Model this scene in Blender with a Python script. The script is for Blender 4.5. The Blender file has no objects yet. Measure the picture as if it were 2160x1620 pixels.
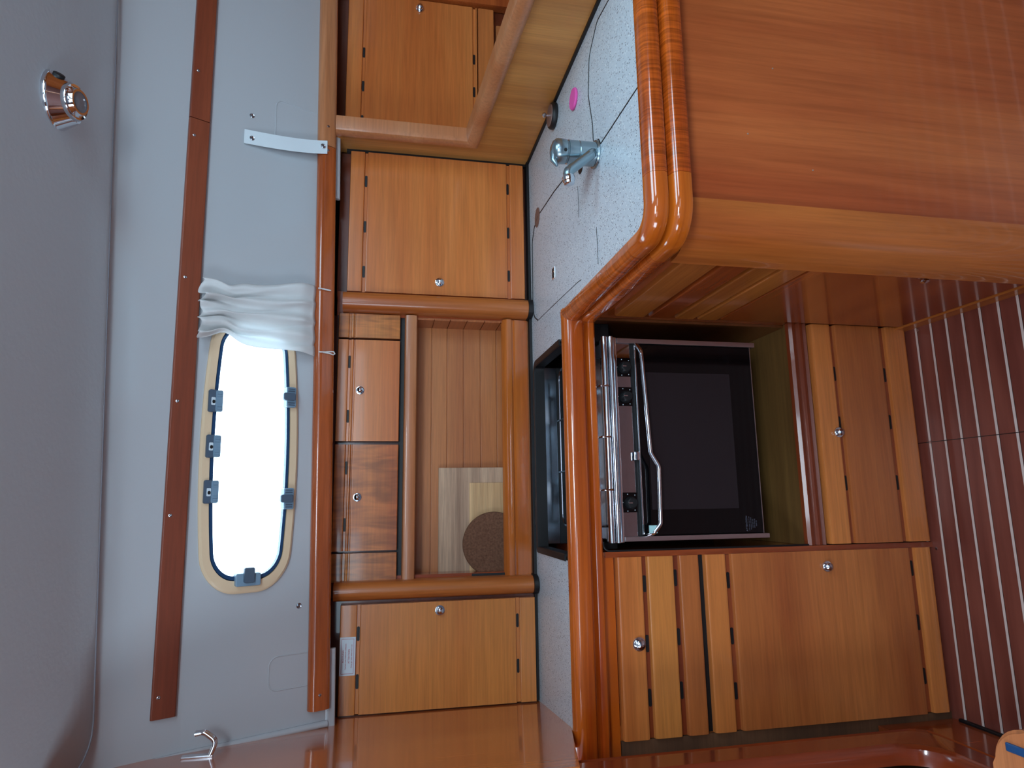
import bpy, bmesh, math, random
from mathutils import Vector, Matrix
random.seed(7)
PI = math.pi
# ---------------------------------------------------------------- camera, world, light
def unit(v): return Vector(v).normalized()
_f = 1370.0                                   # focal length in pixels of a 2160 px wide frame
_Yc = unit((-250, -280, 1370)); _D = Vector((-146, 6700, 1370)).normalized()
_D = (_D - _D.dot(_Yc) * _Yc).normalized(); _X = _D.cross(_Yc).normalized()
if _X[0] < 0: _X = -_X
_Z = -_D
def c2w(v): v = Vector(v); return Vector((_X.dot(v), _Yc.dot(v), _Z.dot(v)))
cam_d = bpy.data.cameras.new('camera'); cam = bpy.data.objects.new('camera', cam_d)
bpy.context.scene.collection.objects.link(cam)
ax, ay, az = c2w((0, 1, 0)), c2w((1, 0, 0)), c2w((0, 0, -1))   # the phone was held sideways: up is at image left
M = Matrix(((ax[0], ay[0], az[0], 0), (ax[1], ay[1], az[1], 0), (ax[2], ay[2], az[2], 1.3304), (0, 0, 0, 1)))
cam.matrix_world = M
cam_d.sensor_fit = 'HORIZONTAL'; cam_d.sensor_width = 36; cam_d.lens = 36 * _f / 2160; cam_d.clip_start = 0.02
bpy.context.scene.camera = cam
sc = bpy.context.scene
sc.view_settings.view_transform = 'Standard'; sc.view_settings.look = 'None'
sc.view_settings.gamma = 1; sc.view_settings.exposure = 0.95
w = bpy.data.worlds.new('sky'); sc.world = w; w.use_nodes = True
bg = w.node_tree.nodes['Background']; bg.inputs[0].default_value = (0.6, 0.82, 1.0, 1); bg.inputs[1].default_value = 3.6
def area(name, loc, target, sx, sy, power, col):
    l = bpy.data.lights.new(name, 'AREA'); l.shape = 'RECTANGLE'; l.size = sx; l.size_y = sy; l.energy = power; l.color = col
    o = bpy.data.objects.new(name, l); sc.collection.objects.link(o); o.location = loc
    o.rotation_euler = (Vector(target) - Vector(loc)).to_track_quat('-Z', 'Y').to_euler(); return o
area('companionway_daylight', (-1.42, -0.25, 1.45), (0.7, 0.55, 1.45), 0.7, 0.8, 10, (0.66, 0.84, 1.0))
area('hatch_daylight', (0.95, 0.50, 1.925), (0.9, 0.75, 0.9), 0.5, 0.5, 4, (0.5, 0.82, 1.0))
area('aisle_fill', (0.15, -0.45, 1.94), (0.05, 0.95, 0.25), 0.6, 0.5, 14, (0.74, 0.88, 1.0))  # added fill above the aisle, brightens the floor and lower fronts
area('saloon_hatch_daylight', (1.5, -0.6, 1.93), (0.9, 0.6, 0.9), 0.6, 0.6, 6, (0.66, 0.84, 1.0))

# ---------------------------------------------------------------- materials
def lin(c):
    return tuple((x / 255 / 12.92 if x / 255 <= .04045 else ((x / 255 + .055) / 1.055) ** 2.4) for x in c) + (1,)
MATS = {}
def newmat(name):
    m = bpy.data.materials.new(name); m.use_nodes = True; nt = m.node_tree
    return m, nt, nt.nodes['Principled BSDF']
def plain(name, col, rough=.5, metal=0, coat=0, bump=0, bscale=200, var=0):
    if name in MATS: return MATS[name]
    m, nt, p = newmat(name); N = nt.nodes.new; L = nt.links.new
    p.inputs['Base Color'].default_value = lin(col); p.inputs['Roughness'].default_value = rough
    p.inputs['Metallic'].default_value = metal; p.inputs['Coat Weight'].default_value = coat
    p.inputs['Coat Roughness'].default_value = .06
    tc = N('ShaderNodeTexCoord'); n = N('ShaderNodeTexNoise'); n.inputs['Scale'].default_value = bscale
    L(tc.outputs['Object'], n.inputs['Vector'])
    if var:
        r = N('ShaderNodeMix'); r.data_type = 'RGBA'
        r.inputs['A'].default_value = lin(col); r.inputs['B'].default_value = lin([max(0, c - var) for c in col])
        L(n.outputs['Fac'], r.inputs['Factor']); L(r.outputs['Result'], p.inputs['Base Color'])
    if bump:
        b = N('ShaderNodeBump'); b.inputs['Strength'].default_value = bump; b.inputs['Distance'].default_value = .002
        L(n.outputs['Fac'], b.inputs['Height']); L(b.outputs['Normal'], p.inputs['Normal'])
    MATS[name] = m; return m
def wood(name, c1, c2, axis='X', rough=.28, coat=.35, across=9, along=.7, figure=0, uv=False, fine=150, dark=.8):
    if name in MATS: return MATS[name]
    m, nt, p = newmat(name); N = nt.nodes.new; L = nt.links.new
    tc = N('ShaderNodeTexCoord'); oi = N('ShaderNodeObjectInfo')
    mul = N('ShaderNodeVectorMath'); mul.operation = 'MULTIPLY_ADD'
    cmb = N('ShaderNodeCombineXYZ')
    for i in range(3): L(oi.outputs['Random'], cmb.inputs[i])
    mul.inputs[1].default_value = (7.3, 11.1, 5.7)
    L(cmb.outputs[0], mul.inputs[0]); L(tc.outputs['UV' if uv else 'Object'], mul.inputs[2])
    def mapped(al, ac):
        mp = N('ShaderNodeVectorMath'); mp.operation = 'MULTIPLY'
        mp.inputs[1].default_value = {'X': (al, ac, ac), 'Y': (ac, al, ac), 'Z': (ac, ac, al)}[axis]
        L(mul.outputs[0], mp.inputs[0]); return mp
    n1 = N('ShaderNodeTexNoise'); n1.inputs['Scale'].default_value = 1; n1.inputs['Detail'].default_value = 5; n1.inputs['Distortion'].default_value = .5
    L(mapped(along, across).outputs[0], n1.inputs['Vector'])
    n2 = N('ShaderNodeTexNoise'); n2.inputs['Scale'].default_value = 1; n2.inputs['Detail'].default_value = 4; n2.inputs['Roughness'].default_value = .65
    L(mapped(fine / 28, fine).outputs[0], n2.inputs['Vector'])
    r1 = N('ShaderNodeValToRGB'); r1.color_ramp.elements[0].position = .33; r1.color_ramp.elements[1].position = .68
    r1.color_ramp.elements[0].color = lin(c1); r1.color_ramp.elements[1].color = lin(c2)
    L(n1.outputs['Fac'], r1.inputs[0])
    r2 = N('ShaderNodeMapRange'); r2.inputs['From Min'].default_value = .3; r2.inputs['From Max'].default_value = .65
    r2.inputs['To Min'].default_value = dark; r2.inputs['To Max'].default_value = 1.06
    L(n2.outputs['Fac'], r2.inputs['Value'])
    mx = N('ShaderNodeVectorMath'); mx.operation = 'SCALE'
    L(r1.outputs[0], mx.inputs[0]); L(r2.outputs[0], mx.inputs['Scale'])
    out = mx.outputs[0]
    if figure:
        n3 = N('ShaderNodeTexNoise'); n3.inputs['Scale'].default_value = 1; n3.inputs['Detail'].default_value = 2; n3.inputs['Distortion'].default_value = .8
        mp = N('ShaderNodeMapping'); mp.inputs['Rotation'].default_value = (0, 0, .5) if uv else (0, .5, 0)
        mp.inputs['Scale'].default_value = {'X': (figure, 9, 9), 'Z': (9, 9, figure), 'Y': (9, figure, 9)}[axis]
        L(mul.outputs[0], mp.inputs[0]); L(mp.outputs[0], n3.inputs['Vector'])
        r3 = N('ShaderNodeMapRange'); r3.inputs['From Min'].default_value = .35; r3.inputs['From Max'].default_value = .65
        r3.inputs['To Min'].default_value = .62; r3.inputs['To Max'].default_value = 1.12
        L(n3.outputs['Fac'], r3.inputs['Value'])
        m3 = N('ShaderNodeVectorMath'); m3.operation = 'SCALE'; L(out, m3.inputs[0]); L(r3.outputs[0], m3.inputs['Scale']); out = m3.outputs[0]
    L(out, p.inputs['Base Color'])
    p.inputs['Roughness'].default_value = rough; p.inputs['Coat Weight'].default_value = coat; p.inputs['Coat Roughness'].default_value = .07
    b = N('ShaderNodeBump'); b.inputs['Strength'].default_value = .08; b.inputs['Distance'].default_value = .001
    L(n2.outputs['Fac'], b.inputs['Height']); L(b.outputs['Normal'], p.inputs['Normal'])
    MATS[name] = m; return m

DOOR = wood('honey_wood', (216, 130, 66), (194, 104, 48), 'X')
DOORL = wood('golden_wood', (216, 138, 68), (198, 114, 54), 'X', across=6)
DOORD = wood('amber_wood', (204, 120, 62), (164, 84, 42), 'X', across=6, fine=170)
CARC = wood('carcass_wood', (112, 50, 28), (80, 36, 20), 'X', rough=.3, coat=.4)
NICHE = wood('niche_wood', (196, 122, 68), (168, 92, 48), 'X', rough=.4, coat=.15, fine=220)
REDW = wood('red_wood', (164, 80, 40), (124, 52, 26), 'X', rough=.32, coat=.3)
REDZ = wood('red_wood_upright', (170, 78, 34), (128, 50, 22), 'Z', rough=.2, coat=.6)
POST = wood('post_wood', (206, 124, 60), (172, 88, 40), 'Z', rough=.3, coat=.3)
BULK = wood('bulkhead_wood', (204, 112, 50), (184, 92, 38), 'Z', rough=.22, coat=.9, across=5, fine=120)
PANEL = wood('panel_wood', (200, 110, 58), (168, 80, 40), 'Z', rough=.24, coat=.5, across=7, fine=110)
PART = wood('partition_wood', (204, 142, 76), (176, 112, 54), 'Z', rough=.4, coat=.15, across=16, fine=150)
RAILW = wood('rail_wood', (196, 132, 90), (178, 104, 60), 'X', rough=.35, coat=.3)
TRIM = wood('trim_wood', (206, 100, 26), (160, 62, 16), 'X', rough=.16, coat=.9, uv=True, across=30, along=1.2, fine=260)
FIG = wood('figured_trim_wood', (206, 98, 28), (160, 62, 18), 'X', rough=.14, coat=.9, uv=True, across=16, along=2, figure=230, fine=260)
BATTEN = wood('batten_wood', (140, 68, 42), (118, 52, 32), 'X', rough=.45, coat=.1)
HAND = wood('handrail_wood', (196, 100, 46), (150, 68, 32), 'X', rough=.2, coat=.7)
SIDEW = wood('side_wood', (170, 82, 34), (134, 56, 22), 'Y', rough=.24, coat=.6)
SIDEL = wood('side_plank_wood', (196, 116, 50), (160, 84, 34), 'Y', rough=.26, coat=.5)
PLY = wood('plywood_edge', (120, 80, 52), (84, 54, 34), 'X', rough=.7, coat=0)
SHELF = wood('locker_floor_wood', (150, 112, 60), (110, 74, 38), 'X', rough=.5, coat=.1)
BAMB = wood('bamboo_board', (208, 170, 138), (160, 122, 96), 'X', rough=.6, coat=0, across=26, fine=260, dark=.7)
WHITE = plain('white_gelcoat', (184, 188, 193), .2, coat=.3)
VINYL = plain('grey_headliner', (200, 212, 220), .55, bump=.2, bscale=90)
BLACK = plain('black_rubber', (10, 11, 14), .5)
DARKV = plain('void_shade', (22, 20, 20), .9)  # near-black colour stands in for the shade inside gaps and hollows
CHROME = plain('chrome', (220, 222, 228), .08, metal=1)
STEEL = plain('brushed_steel', (176, 180, 188), .24, metal=1)
SATIN = plain('satin_steel', (190, 176, 176), .35, metal=1)
TAPM = plain('worn_chrome', (150, 168, 176), .26, metal=.9)
BGLASS = plain('black_glass', (7, 7, 9), .07)
OVENW = plain('oven_window', (36, 30, 33), .06)
for m_ in (BGLASS, OVENW): m_.node_tree.nodes['Principled BSDF'].inputs['Specular IOR Level'].default_value = .3
BEIGE = plain('beige_frame', (226, 198, 164), .4)
GASK = plain('window_gasket', (22, 62, 100), .35)
HINGE = plain('hinge_plastic', (120, 148, 170), .4)
HINGED = plain('hinge_plastic_dark', (76, 92, 110), .4)
PINK = plain('pink_sponge', (236, 92, 172), .8, bump=.3)
CORK = plain('cork', (136, 96, 72), .9, bump=.8, bscale=180, var=70)
def clothmat():
    m, nt, p = newmat('white_curtain_cloth'); p.inputs['Base Color'].default_value = lin((250, 250, 250)); p.inputs['Roughness'].default_value = .9
    t = nt.nodes.new('ShaderNodeBsdfTranslucent'); t.inputs[0].default_value = lin((236, 240, 240)); x = nt.nodes.new('ShaderNodeMixShader'); x.inputs[0].default_value = .35
    n = nt.nodes.new('ShaderNodeTexNoise'); n.inputs['Scale'].default_value = 700; b = nt.nodes.new('ShaderNodeBump'); b.inputs['Strength'].default_value = .2; b.inputs['Distance'].default_value = .001
    nt.links.new(n.outputs['Fac'], b.inputs['Height']); nt.links.new(b.outputs[0], p.inputs['Normal'])
    nt.links.new(p.outputs[0], x.inputs[1]); nt.links.new(t.outputs[0], x.inputs[2]); nt.links.new(x.outputs[0], nt.nodes['Material Output'].inputs[0]); return m
CLOTH = clothmat()
STRAP = plain('white_strap', (222, 232, 238), .5)
BROWNP = plain('brown_plastic', (120, 92, 84), .5)
TAN = plain('drain_brown', (150, 120, 100), .5)
PAPER = plain('sticker_paper', (214, 226, 234), .5)
REDINK = plain('red_ink', (178, 40, 60), .6)
GREYINK = plain('grey_ink', (90, 90, 104), .6)
BLUEG = plain('grip_strip', (20, 70, 116), .35, bump=.4)

def cutglass():
    m, nt, p = newmat('window_glass'); p.inputs['Roughness'].default_value = .0
    p.inputs['Transmission Weight'].default_value = 1; p.inputs['IOR'].default_value = 1.02; p.inputs['Base Color'].default_value = (1, 1, 1, 1)
    return m
GLASS = cutglass()
def lens():
    m, nt, p = newmat('lamp_lens'); p.inputs['Base Color'].default_value = lin((120, 124, 132)); p.inputs['Roughness'].default_value = .15; return m
LENS = lens()
def speckle():
    m, nt, p = newmat('speckled_laminate'); N = nt.nodes.new; L = nt.links.new
    tc = N('ShaderNodeTexCoord'); acc = None
    base = N('ShaderNodeTexNoise'); base.inputs['Scale'].default_value = 9; L(tc.outputs['Object'], base.inputs['Vector'])
    cm = N('ShaderNodeMix'); cm.data_type = 'RGBA'; cm.inputs['A'].default_value = lin((206, 214, 220)); cm.inputs['B'].default_value = lin((192, 202, 212))
    L(base.outputs['Fac'], cm.inputs['Factor']); col = cm.outputs['Result']
    for sc_, off, th, pick, tint in ((210, 0, .25, .62, (72, 86, 100)), (290, 3.3, .26, .5, (122, 124, 130)), (260, 9, .3, .55, (232, 236, 238))):
        mp = N('ShaderNodeMapping'); mp.inputs['Location'].default_value = (off, off, 0); mp.inputs['Scale'].default_value = (1, .6, 1); mp.inputs['Rotation'].default_value = (0, 0, off)
        L(tc.outputs['Object'], mp.inputs[0])
        v = N('ShaderNodeTexVoronoi'); v.inputs['Scale'].default_value = sc_; L(mp.outputs[0], v.inputs['Vector'])
        lt = N('ShaderNodeMath'); lt.operation = 'LESS_THAN'; lt.inputs[1].default_value = th; L(v.outputs['Distance'], lt.inputs[0])
        sp = N('ShaderNodeSeparateColor'); L(v.outputs['Color'], sp.inputs[0])
        gt = N('ShaderNodeMath'); gt.operation = 'GREATER_THAN'; gt.inputs[1].default_value = pick; L(sp.outputs[0], gt.inputs[0])
        mu = N('ShaderNodeMath'); mu.operation = 'MULTIPLY'; L(lt.outputs[0], mu.inputs[0]); L(gt.outputs[0], mu.inputs[1])
        mx = N('ShaderNodeMix'); mx.data_type = 'RGBA'; mx.inputs['B'].default_value = lin(tint)
        L(mu.outputs[0], mx.inputs['Factor']); L(col, mx.inputs['A']); col = mx.outputs['Result']
    L(col, p.inputs['Base Color']); p.inputs['Roughness'].default_value = .3
    return m
LAM = speckle()
def floormat():
    m, nt, p = newmat('striped_floor'); N = nt.nodes.new; L = nt.links.new
    tc = N('ShaderNodeTexCoord'); s = N('ShaderNodeSeparateXYZ'); L(tc.outputs['Object'], s.inputs[0])
    a = N('ShaderNodeMath'); a.operation = 'ADD'; a.inputs[1].default_value = -1.3695 + 45 * .0455 - .0026; L(s.outputs['Y'], a.inputs[0])
    d = N('ShaderNodeMath'); d.operation = 'DIVIDE'; d.inputs[1].default_value = .0455; L(a.outputs[0], d.inputs[0])
    f = N('ShaderNodeMath'); f.operation = 'FRACT'; L(d.outputs[0], f.inputs[0])
    f2 = N('ShaderNodeMath'); f2.operation = 'FLOOR'; L(d.outputs[0], f2.inputs[0])
    st = N('ShaderNodeMath'); st.operation = 'GREATER_THAN'; st.inputs[1].default_value = 1 - .135; L(f.outputs[0], st.inputs[0])
    ed = N('ShaderNodeMath'); ed.operation = 'COMPARE'; ed.inputs[1].default_value = 1 - .15; ed.inputs[2].default_value = .016; L(f.outputs[0], ed.inputs[0])
    mp = N('ShaderNodeCombineXYZ'); L(s.outputs['X'], mp.inputs[0]); L(s.outputs['Y'], mp.inputs[1]); L(f2.outputs[0], mp.inputs[2])
    sc2 = N('ShaderNodeVectorMath'); sc2.operation = 'MULTIPLY'; sc2.inputs[1].default_value = (3, 30, 3.7); L(mp.outputs[0], sc2.inputs[0])
    n = N('ShaderNodeTexNoise'); n.inputs['Scale'].default_value = 1; n.inputs['Detail'].default_value = 5; L(sc2.outputs[0], n.inputs['Vector'])
    r = N('ShaderNodeValToRGB'); r.color_ramp.elements[0].color = lin((112, 52, 42)); r.color_ramp.elements[1].color = lin((142, 76, 62))
    r.color_ramp.elements[0].position = .3; r.color_ramp.elements[1].position = .7; L(n.outputs['Fac'], r.inputs[0])
    m0 = N('ShaderNodeMix'); m0.data_type = 'RGBA'; m0.inputs['B'].default_value = lin((24, 14, 16)); L(ed.outputs[0], m0.inputs['Factor']); L(r.outputs[0], m0.inputs['A'])
    m1 = N('ShaderNodeMix'); m1.data_type = 'RGBA'; m1.inputs['B'].default_value = lin((226, 206, 198)); L(st.outputs[0], m1.inputs['Factor']); L(m0.outputs['Result'], m1.inputs['A'])
    # butt seam of the lift-out floor board
    sm = N('ShaderNodeMath'); sm.operation = 'COMPARE'; sm.inputs[1].default_value = .127; sm.inputs[2].default_value = .0009; L(s.outputs['X'], sm.inputs[0])
    m2 = N('ShaderNodeMix'); m2.data_type = 'RGBA'; m2.inputs['B'].default_value = lin((20, 12, 12)); L(sm.outputs[0], m2.inputs['Factor']); L(m1.outputs['Result'], m2.inputs['A'])
    L(m2.outputs['Result'], p.inputs['Base Color']); p.inputs['Roughness'].default_value = .38; p.inputs['Coat Weight'].default_value = .2
    return m
FLOOR = floormat()

# ---------------------------------------------------------------- mesh helpers
COL = sc.collection
def wloc(o):
    v = Vector((0, 0, 0))
    while o is not None: v += o.location; o = o.parent
    return v
def obj(name, bm, mat, parent=None, smooth=True, origin=None):
    me = bpy.data.meshes.new(name)
    if parent is not None: off = wloc(parent)
    else:
        if origin is None:
            xs = [v.co for v in bm.verts]
            origin = (sum(v.x for v in xs) / len(xs), sum(v.y for v in xs) / len(xs), min(v.z for v in xs))
        off = Vector(origin)
    for v in bm.verts: v.co -= off
    bmesh.ops.recalc_face_normals(bm, faces=bm.faces)
    for f in bm.faces: f.smooth = smooth
    bm.to_mesh(me); bm.free(); me.materials.append(mat)
    if smooth and hasattr(me, 'set_sharp_from_angle'): me.set_sharp_from_angle(angle=math.radians(38))
    o = bpy.data.objects.new(name, me); COL.objects.link(o)
    if parent is not None: o.parent = parent
    else: o.location = off
    if smooth: wn = o.modifiers.new('normals', 'WEIGHTED_NORMAL'); wn.keep_sharp = True; wn.weight = 80
    return o
def tag(o, label, cat, group=None):
    o['label'] = label; o['category'] = cat
    if group: o['group'] = group
    return o
def thing(name, label, cat, loc, group=None):
    o = bpy.data.objects.new(name, None); COL.objects.link(o); o.location = loc; o.empty_display_size = .02
    return tag(o, label, cat, group)
def struct(name, bm, mat, smooth=False, origin=(0, 0, 0)):
    o = obj(name, bm, mat, None, smooth, origin); o['kind'] = 'structure'; return o
def NB(): return bmesh.new()
def box(bm, x0, x1, y0, y1, z0, z1, bev=0, seg=2):
    vs = [bm.verts.new((x, y, z)) for x in (x0, x1) for y in (y0, y1) for z in (z0, z1)]
    fs = [bm.faces.new([vs[i] for i in q]) for q in ((0, 1, 3, 2), (4, 6, 7, 5), (0, 4, 5, 1), (2, 3, 7, 6), (0, 2, 6, 4), (1, 5, 7, 3))]
    if bev:
        es = set(e for f in fs for e in f.edges)
        bmesh.ops.bevel(bm, geom=list(es), offset=bev, segments=seg, affect='EDGES', profile=.5)
    return bm
def prism(bm, pts, fn, s0, s1):
    """closed outline pts (a,b) extruded between s0 and s1; fn(s,a,b)->point"""
    A = [bm.verts.new(fn(s0, a, b)) for a, b in pts]; B = [bm.verts.new(fn(s1, a, b)) for a, b in pts]
    n = len(pts)
    for i in range(n): bm.faces.new((A[i], A[(i + 1) % n], B[(i + 1) % n], B[i]))
    bm.faces.new(A); bm.faces.new(B[::-1]); return bm
def lathe(bm, prof, origin, axis, seg=28):
    """prof: (radius, height) along axis"""
    axis = Vector(axis).normalized(); t = Vector((1, 0, 0)) if abs(axis.x) < .9 else Vector((0, 1, 0))
    u = axis.cross(t).normalized(); v = axis.cross(u); o = Vector(origin); rings = []
    for r, h in prof:
        rings.append([bm.verts.new(o + axis * h + (u * math.cos(2 * PI * k / seg) + v * math.sin(2 * PI * k / seg)) * max(r, 1e-5)) for k in range(seg)])
    for a, b in zip(rings, rings[1:]):
        for k in range(seg): bm.faces.new((a[k], a[(k + 1) % seg], b[(k + 1) % seg], b[k]))
    bm.faces.new(rings[0]); bm.faces.new(rings[-1][::-1]); return bm
def tube(bm, pts, r, seg=10, closed=False):
    pts = [Vector(p) for p in pts]; n = len(pts); rings = []; up = None
    for i, p in enumerate(pts):
        a = pts[(i - 1) % n] if (i or closed) else p; b = pts[(i + 1) % n] if (i < n - 1 or closed) else p
        t = (b - a).normalized()
        if up is None: up = t.cross(Vector((0, 0, 1)) if abs(t.z) < .9 else Vector((1, 0, 0))).normalized()
        up = (up - up.dot(t) * t).normalized(); v = t.cross(up)
        rr = r[i] if isinstance(r, (list, tuple)) else r
        rings.append([bm.verts.new(p + (up * math.cos(2 * PI * k / seg) + v * math.sin(2 * PI * k / seg)) * rr) for k in range(seg)])
    for i in range(n if closed else n - 1):
        a, b = rings[i], rings[(i + 1) % n]
        for k in range(seg): bm.faces.new((a[k], a[(k + 1) % seg], b[(k + 1) % seg], b[k]))
    if not closed: bm.faces.new(rings[0]); bm.faces.new(rings[-1][::-1])
    return bm
def rrect(x0, x1, y0, y1, r, n=6):
    r = min(r, (x1 - x0) / 2 - 1e-6, (y1 - y0) / 2 - 1e-6); out = []
    for cx, cy, a in ((x1 - r, y1 - r, 0), (x0 + r, y1 - r, 90), (x0 + r, y0 + r, 180), (x1 - r, y0 + r, 270)):
        for k in range(n + 1):
            t = math.radians(a + 90 * k / n); out.append((cx + r * math.cos(t), cy + r * math.sin(t)))
    return out
def smooth_path(pts, rad, n=8):
    """round the inner corners of a polyline (2D or 3D)"""
    P = [Vector(p) for p in pts]; out = [P[0]]; rad = (list(rad) + [rad[-1]] * len(P))[:len(P) - 2]
    for a, b, c, r in zip(P, P[1:], P[2:], rad):
        if not r: out.append(b); continue
        d1 = (a - b).normalized(); d2 = (c - b).normalized(); ang = d1.angle(d2); t = r / math.tan(ang / 2)
        p1 = b + d1 * t; p2 = b + d2 * t
        for k in range(n + 1):
            s = k / n; out.append(p1 * (1 - s) ** 2 + b * 2 * s * (1 - s) + p2 * s * s)
    out.append(P[-1]); return out
def sweep(bm, path, prof, closed_prof=True):
    """path: list of 2D (x,y); prof: list of (outward, z); outward = right-hand normal. Adds UV (along, around)."""
    uvl = bm.loops.layers.uv.new('UVMap') if not bm.loops.layers.uv else bm.loops.layers.uv[0]
    P = [Vector((p[0], p[1])) for p in path]; n = len(P); rings = []; dist = [0]
    for i in range(1, n): dist.append(dist[-1] + (P[i] - P[i - 1]).length)
    per = [0]
    for a, b in zip(prof, prof[1:] + prof[:1]): per.append(per[-1] + math.hypot(a[0] - b[0], a[1] - b[1]))
    for i in range(n):
        d1 = (P[i] - P[i - 1]).normalized() if i else (P[1] - P[0]).normalized()
        d2 = (P[i + 1] - P[i]).normalized() if i < n - 1 else d1
        n1 = Vector((d1.y, -d1.x)); n2 = Vector((d2.y, -d2.x)); m = (n1 + n2).normalized(); m /= max(.3, m.dot(n1))
        rings.append([bm.verts.new((P[i].x + m.x * o, P[i].y + m.y * o, z)) for o, z in prof])
    k = len(prof)
    for i in range(n - 1):
        for j in range(k if closed_prof else k - 1):
            j2 = (j + 1) % k
            f = bm.faces.new((rings[i][j], rings[i][j2], rings[i + 1][j2], rings[i + 1][j]))
            for lp, (uu, vv) in zip(f.loops, ((dist[i], per[j]), (dist[i], per[j + 1]), (dist[i + 1], per[j + 1]), (dist[i + 1], per[j]))):
                lp[uvl].uv = (uu, vv)
    if closed_prof:
        for rg in (rings[0], rings[-1][::-1]): bm.faces.new(rg)
    return bm
def planks(zs, depth, r=.004, groove=.009):
    """outline (z, outward) of a front made of boards with sunk grooves between; zs=[(z0,z1),...] from bottom up"""
    out = [(zs[0][0], 0)]
    for i, (a, b) in enumerate(zs):
        rr = min(r, (b - a) / 3)
        out += [(a, depth - rr), (a + rr * .3, depth - rr * .3), (a + rr, depth), (b - rr, depth), (b - rr * .3, depth - rr * .3), (b, depth - rr)]
        if i < len(zs) - 1: out += [(b, depth - groove), (zs[i + 1][0], depth - groove)]
    out.append((zs[-1][1], 0)); return out
def frontfn(yf): return lambda s, a, b: (s, yf - b, a)
def sidefn(xf): return lambda s, a, b: (xf - b, s, a)
def slot(parent, fn, s, a, b, length=.034, h=.0065):
    bm = NB(); pts = rrect(s - length / 2, s + length / 2, a - h / 2, a + h / 2, h / 2, 4)
    A = [bm.verts.new(fn(p, q, b + .0006)) for p, q in pts]; B = [bm.verts.new(fn(p, q, b - .003)) for p, q in pts]
    bm.faces.new(A); bm.faces.new(B[::-1])
    for i in range(len(A)): bm.faces.new((A[i], A[(i + 1) % len(A)], B[(i + 1) % len(A)], B[i]))
    return obj('vent_slot', bm, BLACK, parent)
def knob(parent, pos, axis, R=.0105):
    R *= 1.13
    k = obj('knob', lathe(NB(), [(R * .92, 0), (R * 1.05, .001), (R * 1.02, .003), (R * .8, .0035), (R * .62, .003), (R * .6, .006), (R * .72, .010), (R * .7, .013), (R * .45, .0155), (.0002, .0165)], pos, axis), CHROME, parent)
    k['label'] = 'round chrome push-button knob'; return k
def screw(parent, pos, axis, R=.0035, mat=None):
    return obj('screw', lathe(NB(), [(R, -.001), (R, .0006), (R * .6, .0012), (.0002, .0007)], pos, axis, 14), mat or STEEL, parent)

# ---------------------------------------------------------------- the cabin shell
bm = NB(); box(bm, -1.5, 2.4, -1.6, 1.9, -.03, 0); struct('floor', bm, FLOOR)
# white moulded cabin side: bottom edge to ceiling; profile rows (y, z) with their slopes along X
PROF = [(1.700, 1.432, .035, .02), (1.668, 1.434, .035, .02), (1.652, 1.438, .035, .02), (1.645, 1.450, .035, .024), (1.505, 1.731, .014, .05), (1.482, 1.769, .014, .05), (1.462, 1.797, .012, .054), (1.442, 1.823, .01, .057),
        (1.422, 1.842, .01, .06), (1.400, 1.854, .01, .062), (1.370, 1.862, .01, .062), (1.32, 1.868, .01, .062), (.9, 1.900, 0, .062), (.2, 1.95, 0, .06), (-1.6, 1.98, 0, .05)]
def prow(i, X):
    y, z, ky, kz = PROF[i]; return Vector((X, y + ky * X, z + kz * X))
def wall(X, s, out=0.0):
    """point on the sloping cabin side; s = metres up from its lower edge"""
    B, T = prow(3, X), prow(4, X); d = (T - B); u = d.normalized()
    nrm = Vector((0, u.y * 0 - u.z, u.y)); return B + u * s + nrm * out
def winout(hx, hs, r, bulge=.17, n=9):
    cx, cs = .125, .187; pts = []
    for x, s in rrect(-hx, hx, -hs, hs, r, n): pass
    base = rrect(-hx, hx, -hs, hs, r, n); dens = []
    for i, p in enumerate(base):
        q = base[(i + 1) % len(base)]; m = 1 if i % (n + 1) != n else (24 if (i // (n + 1)) % 2 == 0 else 4)
        for k in range(m): dens.append((p[0] + (q[0] - p[0]) * k / m, p[1] + (q[1] - p[1]) * k / m))
    return [(cx + x, cs + s * (1 - bulge * (x / hx) ** 2)) for x, s in dens]
WX0, WX1 = -.21, .46; WS0, WS1 = .06, .306        # window opening in the wall
SL = .314
bm = NB()
Xs = [-.505, -.49, -.47, -.44, -.4, -.3, WX0, -.05, .05, .125, .2, .3, WX1, .5, .7, .9, 1.1, 1.35, 1.6, 1.9, 2.4]
def liner_row(X):
    pts = []
    for i in range(3, len(PROF)):
        p = prow(i, X)
        if i == 3:
            pts.append(p); pts.append(wall(X, WS0)); pts.append(wall(X, WS1)); pts.append(wall(X, .3115)); continue
        pts.append(p)
    return pts
rows = [[bm.verts.new(p) for p in liner_row(X)] for X in Xs]
for i in range(len(Xs) - 1):
    for j in range(len(rows[0]) - 1):
        if j == 1 and WX0 - 1e-6 <= Xs[i] and Xs[i + 1] <= WX1 + 1e-6: continue
        bm.faces.new((rows[i][j], rows[i + 1][j], rows[i + 1][j + 1], rows[i][j + 1]))
g_ = winout(.277, .080, .05); cs_ = (.125, .187); angs = [((WX0, WS0)), ((WX1, WS0)), ((WX1, WS1)), ((WX0, WS1))]
def toedge(x, s):
    dx, ds = x - cs_[0], s - cs_[1]; k = min(((WX1 if dx > 0 else WX0) - cs_[0]) / dx if abs(dx) > 1e-9 else 1e9, ((WS1 if ds > 0 else WS0) - cs_[1]) / ds if abs(ds) > 1e-9 else 1e9)
    return cs_[0] + dx * k, cs_[1] + ds * k
E_ = [toedge(*p) for p in g_]
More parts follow.
